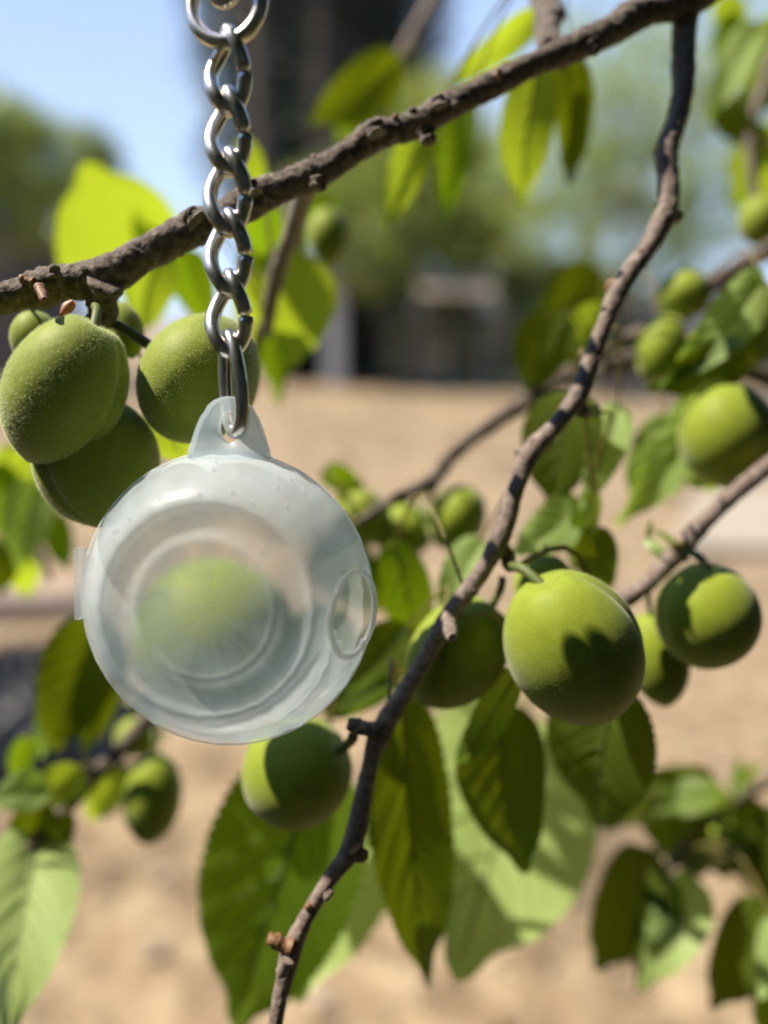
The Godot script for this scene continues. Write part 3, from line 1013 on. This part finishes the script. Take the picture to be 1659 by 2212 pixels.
	leaf(dl, 100, 1700, 0.26, -30, 1740, 0.25, 100, 0, 3)
	leaf(dl, 90, 1740, 0.26, 30, 1890, 0.265, 130, 0, 2)
	leaf(dl, 270, 1660, 0.28, 190, 1790, 0.3, 90, 0, 0)
	leaf(dl, 110, 1500, 0.28, 90, 1640, 0.275, 60, 0, 3)
	leaf(dl, 60, 1590, 0.28, 40, 1700, 0.29, 60, 0, 1)
	leaf(dl, 150, 1760, 0.265, 130, 1880, 0.27, 50, 0, 2)
	# --- left shoot
	var k := thing("left_shoot", "blurred leafy shoot under the left fruit cluster", "branch", at(60, 1120, 0.3))
	limb(k, "twig", [V(-80, 1000, 12), V(10, 1060, 11), V(70, 1150, 9), V(110, 1250, 7)], 0.31, 0.3, M.young_bark, 0.2, 10)
	leaf(k, 90, 1040, 0.3, 40, 1230, 0.29, 130, 0, 3)
	leaf(k, 30, 960, 0.3, 50, 1100, 0.32, 110, 0, 0)
	leaf(k, -20, 1000, 0.3, 10, 1180, 0.31, 110, 0, 1)
	leaf(k, 120, 1110, 0.31, 150, 1240, 0.32, 70, 0, 1)
	leaf(k, 40, 1180, 0.31, 60, 1300, 0.33, 80, 0, 0)
	leaf(k, -10, 1170, 0.3, 0, 1290, 0.3, 90, 0, 2)
	leaf(k, 70, 960, 0.31, 110, 1060, 0.32, 60, 0, 2)
	# --- lower right shoot
	var e := thing("lower_right_shoot", "shaded leafy shoot with small fruits at the lower right", "branch", at(1500, 1800, 0.3))
	limb(e, "twig", [V(1720, 1660, 14), V(1600, 1720, 13), V(1510, 1790, 12), V(1440, 1880, 10), V(1400, 1960, 8)], 0.33, 0.29, M.bark, 0.25, 10)
	leaf(e, 1560, 1715, 0.30, 1275, 1775, 0.32, 95, 20, 0, 0.3)
	leaf(e, 1540, 1690, 0.31, 1330, 1700, 0.31, 90, 0, 2)
	leaf(e, 1400, 1840, 0.29, 1275, 2110, 0.30, 165, 10, 2, 0.2)
	leaf(e, 1440, 1900, 0.285, 1372, 2150, 0.29, 110, 0, 2)
	leaf(e, 1500, 1900, 0.29, 1385, 2140, 0.27, 140, -5, 3)
	leaf(e, 1650, 1950, 0.28, 1530, 2190, 0.285, 150, 0, 2)
	leaf(e, 1680, 1990, 0.27, 1640, 2160, 0.26, 90, 0, 3)
	leaf(e, 1690, 2060, 0.28, 1640, 2260, 0.28, 100, 0, 1)
	leaf(e, 1430, 1690, 0.315, 1490, 1910, 0.32, 160, 10, 2)
	leaf(e, 1630, 1730, 0.32, 1560, 1910, 0.325, 130, -15, 2)
	leaf(e, 1690, 1750, 0.31, 1645, 1970, 0.315, 150, 10, 2)
	leaf(e, 1590, 1720, 0.31, 1600, 1630, 0.32, 34, 0, 1)
	leaf(e, 1605, 1700, 0.31, 1650, 1640, 0.32, 26, 0, 0)
	leaf(e, 1575, 1720, 0.31, 1480, 1760, 0.33, 60, 0, 0)
	leaf(e, 1340, 1720, 0.31, 1300, 1800, 0.31, 70, 0, 2)

# ---------------------------------------------------------------- fruits

func fruits() -> void:
	apricot(140, 842, 0.163, 123, 170, -30, 8, 82, 24000, "large fuzzy apricot at the left, sharpest of all", at(200, 660, 0.172))
	apricot(212, 996, 0.176, 130, 142, 10, -15, -38, 17000, "shaded apricot below and behind the fuzzy left one", at(230, 700, 0.18))
	apricot(430, 820, 0.175, 145, 122, 55, 0, 150, 17000, "apricot partly hidden by the lower chain links", at(235, 690, 0.18))
	apricot(270, 712, 0.186, 38, 62, 15, 0, 90, 3000, "small sliver of apricot tucked under the branch spur")
	apricot(75, 730, 0.182, 50, 60, 0, 0, 90, 2500, "small pale apricot peeping out under the branch at the left")
	apricot(1238, 1398, 0.18, 142, 178, 26, 10, 68, 9000, "big sunlit apricot right of the hanging twig", at(1098, 1225, 0.188))
	apricot(990, 1408, 0.2, 101, 134, -38, 0, 170, 4000, "apricot half behind the hanging twig, shaded below", at(1085, 1250, 0.195))
	apricot(1176, 1268, 0.202, 66, 74, 0, 0, 170, 2000, "bright apricot top showing above the big sunlit one")
	apricot(1526, 1330, 0.205, 108, 116, 0, 15, 120, 3000, "round apricot at the right crossed by shadow stripes", at(1480, 1190, 0.208))
	apricot(1420, 1420, 0.222, 66, 104, 10, 0, 160, 0, "dark apricot between the big sunlit and the striped one", at(1400, 1270, 0.21))
	apricot(642, 1666, 0.203, 119, 121, -62, 10, 170, 6000, "sunlit apricot just under the capsule", at(762, 1590, 0.181))
	apricot(462, 1382, 0.255, 178, 178, 130, 30, 240, 0, "bright apricot seen through the milky capsule")
	apricot(985, 1118, 0.27, 74, 62, 60, 0, 170, 0, "small blurred sunlit apricot left of the twig", at(935, 1050, 0.262))
	apricot(872, 1145, 0.28, 66, 62, 0, 0, 170, 0, "small dark apricot beside the capsule's upper right rim")
	apricot(780, 1118, 0.275, 60, 66, 0, 0, 170, 0, "small dim apricot touching the capsule's outline at the right")
	apricot(1568, 938, 0.235, 98, 112, 0, 0, 170, 0, "large blurred dark apricot at the right edge")
	apricot(1478, 637, 0.27, 56, 54, 0, 0, 170, 0, "upper of two small joined apricots at the right", at(1530, 620, 0.28))
	apricot(1430, 753, 0.268, 52, 78, -18, 0, 100, 0, "lower of two small joined apricots at the right, yellowish")
	apricot(330, 1722, 0.28, 62, 98, -6, 0, 170, 0, "dark oval apricot hanging alone at the lower left", at(330, 1560, 0.29))
	apricot(300, 1590, 0.31, 52, 44, 0, 0, 170, 0, "dark apricot just under the capsule's lower left rim")
	apricot(1562, 1832, 0.32, 52, 56, 0, 0, 170, 0, "small blurred apricot with a lit cheek at the lower right")
	apricot(1640, 1850, 0.335, 62, 92, 20, 0, 170, 0, "dark apricot at the right edge of the lower shoot")
	apricot(1492, 1795, 0.33, 54, 96, 10, 0, 170, 0, "dark elongated apricot among the lower right leaves")
	apricot(1640, 476, 0.3, 42, 54, 0, 0, 170, 0, "dark apricot at the right edge high up")
	apricot(708, 508, 0.3, 44, 60, 0, 0, 170, 0, "blurred green apricot under the branch right of the chain")

# ---------------------------------------------------------------- chain

func link(parent: Node3D, called: String, px: float, py: float, d: float, half_w: float, half_h: float, wire: float, twist: float, turn: float, tilt := 0.0) -> void:
	var s := d / F
	var mid := at(px, py, d) - parent.position
	var pts := []
	var n := 56
	for i in n:
		var t := TAU * i / n
		var y := sin(t)
		var x := cos(t)
		var th := deg_to_rad(turn + twist * y)
		var p := Vector3(half_w * x * cos(th), half_h * y, half_w * x * sin(th)) * s
		p = eye.basis * (Basis(Vector3.BACK, deg_to_rad(tilt)) * p) + mid
		pts.append(Vector4(p.x, p.y, p.z, wire * s))
	var mb := MB.new()
	rod(mb, pts, 16, 0.0, true)
	part(mb, called, M.steel, parent)

func chain() -> void:
	var d := 0.1535
	var o := thing("chain", "twisted-link steel chain hanging down to the capsule", "chain", at(492, 400, d))
	link(o, "link", 486, -80, 0.145, 42, 83, 16, 45, 60)
	link(o, "ring", 489, 2, 0.145, 81, 88, 16, 6, 14)
	for i in 6:
		link(o, "link", 488 - i, -212 - 132 * i, 0.145, 40, 83, 16, 50, 12 + 9 * sin(i * 1.9))
	var x := [492, 492, 492, 493, 495]
	for i in 5:
		link(o, "link", x[i], 154 + 131 * i, 0.1465 + 0.0014 * i, 38, 82, 16.5, 58 + 3 * sin(i * 2.1), 10 + 7 * sin(i * 1.7 + 0.6), 1.5 * sin(i * 2.9))
	link(o, "end_link", 502, 830, d, 36, 104, 16, 8, 52, 5)

# ---------------------------------------------------------------- capsule

func capsule() -> void:
	var d := 0.155
	var s := d / F
	var mid := at(490, 1292, d)
	var o := thing("capsule", "round milky translucent plastic capsule hanging from the chain", "capsule", mid)
	var turn := eye.basis * Basis(Vector3.UP, deg_to_rad(-3)) * Basis(Vector3.RIGHT, deg_to_rad(2))
	var R := 320.0 * s
	var seg := 72
	# profile: radius, depth towards the viewer, opacity
	var lathe := func(prof: Array, hole: bool) -> MB:
		var rows := []
		var tints := []
		var skip := []
		for i in prof.size():
			var row := PackedVector3Array()
			for j in seg:
				var a := TAU * j / seg
				var k := TAU / 30.0
				var facet := 1.0 - 0.016 * (1.0 - cos(fmod(a, k) - k * 0.5)) / (1.0 - cos(k * 0.5)) * -1.0 - 0.016
				var r: float = prof[i][0] * R * facet
				row.append(turn * Vector3(r * cos(a), r * sin(a), prof[i][1] * R))
				var al: float = prof[i][2]
				al += 0.14 * noise.get_noise_3d(cos(a) * 2.5, sin(a) * 2.5, prof[i][1] * 5.0) + 0.10 * noise.get_noise_3d(cos(a) * 9.0, sin(a) * 9.0, prof[i][1] * 3.0)
				tints.append(Color(0.82, 0.93, 1.0, clampf(al, 0.05, 1.0)))
				var da := wrapf(a + 0.08, -PI, PI)
				var zz: float = prof[i][1]
				skip.append(hole and prof[i][0] > 0.6 and pow(da / 0.30, 2.0) + pow((zz - 0.22) / 0.22, 2.0) < 1.0)
			rows.append(row)
		var mb := MB.new()
		mb.grid(rows, true, false, skip, tints)
		return mb
	var front := []
	# centre of the front window outwards, then over the shoulder to the seam
	for q in [[0.002, 0.50, 0.32], [0.20, 0.505, 0.32], [0.38, 0.505, 0.33], [0.405, 0.515, 0.36], [0.435, 0.52, 0.42], [0.465, 0.505, 0.4], [0.50, 0.487, 0.4], [0.59, 0.48, 0.44], [0.62, 0.487, 0.5], [0.65, 0.50, 0.52]]:
		front.append(q)
	for i in 17:
		var t := i / 16.0
		var th := PI * 0.5 * t
		front.append([0.66 + 0.34 * t, 0.505 * (1.0 - pow(t, 1.7)), lerpf(0.66, 0.72, t)])
	part(lathe.call(front, true), "front_shell", M.plastic, o)
	var back := []
	for i in 17:
		var t := i / 16.0
		var th := PI * 0.5 * t
		back.append([0.62 + 0.375 * cos(th), -0.015 - 0.47 * sin(th), lerpf(0.6, 0.5, t)])
	back.append([0.5, -0.49, 0.24])
	back.append([0.25, -0.50, 0.14])
	back.append([0.002, -0.50, 0.14])
	part(lathe.call(back, false), "back_shell", M.plastic, o)
	# seam bead round the middle
	var seam := MB.new()
	var pts := []
	for i in 72:
		var a := TAU * i / 72.0
		var p := turn * Vector3(cos(a) * R * 0.992, sin(a) * R * 0.992, 0.02 * R)
		pts.append(Vector4(p.x, p.y, p.z, R * 0.007))
	seam.tint = Color(0.9, 0.96, 1.0, 0.45)
	rod(seam, pts, 8, 0.0, true)
	part(seam, "seam", M.plastic, o)
	# rim of the oval side opening
	var rim := MB.new()
	rim.tint = Color(0.85, 0.88, 0.86, 0.75)
	pts = []
	for i in 48:
		var t := TAU * i / 48.0
		var a := -0.08 + 0.31 * sin(t)
		var z := 0.22 + 0.225 * cos(t)
		var r := 0.66 + 0.34 * pow(clampf(1.0 - z / 0.505, 0.0, 1.0), 1.0 / 1.7)
		var p := turn * Vector3(cos(a) * r * R, sin(a) * r * R, z * R)
		pts.append(Vector4(p.x, p.y, p.z, R * 0.022))
	rod(rim, pts, 8, 0.0, true)
	part(rim, "opening_rim", M.plastic, o)
	# specks of dust and tiny bubbles on the shoulder
	for k in 16:
		var a: float = rng.randf_range(0.9, 2.6)
		var t := rng.randf_range(0.15, 0.9)
		var q := turn * Vector3(cos(a) * (0.66 + 0.34 * t) * R, sin(a) * (0.66 + 0.34 * t) * R, (0.505 * (1.0 - pow(t, 1.7)) + 0.004) * R)
		var dot := MB.new()
		dot.tint = Color(0.95, 0.97, 1.0, 0.9)
		var rows := []
		for i in 5:
			var row := PackedVector3Array()
			for j in 7:
				var th := PI * clampf(i / 4.0, 0.02, 0.98)
				row.append(q + Vector3(sin(th) * cos(TAU * j / 7.0), cos(th) * 1.3, sin(th) * sin(TAU * j / 7.0)) * R * rng.randf_range(0.005, 0.009))
			rows.append(row)
		dot.grid(rows, true)
		part(dot, "speck", M.plastic, o)
	# clear hinge strip at the left
	var hinge := MB.new()
	hinge.box(turn * Vector3(-1.0 * R, 0.1 * R, 0.0), Vector3(0.035 * R, 0.48 * R, 0.16 * R), turn)
	part(hinge, "hinge_strip", M.clear, o)
	# the lug with its hole
	var lug := MB.new()
	var n := 48
	var th0 := 0.060
	var outer_f := PackedVector3Array(); var outer_b := PackedVector3Array(); var inner_f := PackedVector3Array(); var inner_b := PackedVector3Array()
	var hx := 12.0 / 314.0
	var hy := (1292.0 - 932.0) / 314.0
	var edge := []     # outline going round, from the right foot over the top to the left foot
	edge.append(Vector2(0.31, 0.93)); edge.append(Vector2(0.285, 1.02)); edge.append(Vector2(0.25, 1.13)); edge.append(Vector2(0.215, 1.22))
	for i in 9:
		var a := PI * (0.08 + 0.84 * i / 8.0)
		edge.append(Vector2(0.035 + 0.17 * cos(a), 1.205 + 0.145 * sin(a)))
	edge.append(Vector2(-0.15, 1.22)); edge.append(Vector2(-0.19, 1.13)); edge.append(Vector2(-0.225, 1.02)); edge.append(Vector2(-0.25, 0.94))
	var poly := PackedVector2Array(edge)
	for i in n:
		var a := TAU * i / n
		var dir := Vector2(cos(a), sin(a))
		var c := Vector2(hx, hy)
		var hit := c + dir * 0.3
		for k in poly.size():
			var q = Geometry2D.segment_intersects_segment(c, c + dir * 2.0, poly[k], poly[(k + 1) % poly.size()])
			if q != null:
				hit = q
		var ins := c + Vector2(dir.x * 0.082, dir.y * 0.108)
		outer_f.append(turn * Vector3(hit.x * R, hit.y * R, (th0 + 0.08 * maxf(0.0, 1.05 - hit.y)) * R))
		outer_b.append(turn * Vector3(hit.x * R, hit.y * R, -(th0 + 0.08 * maxf(0.0, 1.05 - hit.y)) * R))
		inner_f.append(turn * Vector3(ins.x * R, ins.y * R, th0 * R))
		inner_b.append(turn * Vector3(ins.x * R, ins.y * R, -th0 * R))
	lug.tint = Color(0.82, 0.93, 1.0, 0.66)
	var shrink := func(ring: PackedVector3Array, f: float) -> PackedVector3Array:
		var out := PackedVector3Array()
		var cc := turn * Vector3(hx * R, hy * R, 0)
		for p in ring:
			out.append(cc + (p - cc) * Vector3.ONE * f)
		return out
	lug.grid([inner_b, inner_f, shrink.call(outer_f, 0.97), outer_f, outer_b, shrink.call(outer_b, 0.97), inner_b], true)
	part(lug, "lug", M.plastic, o)
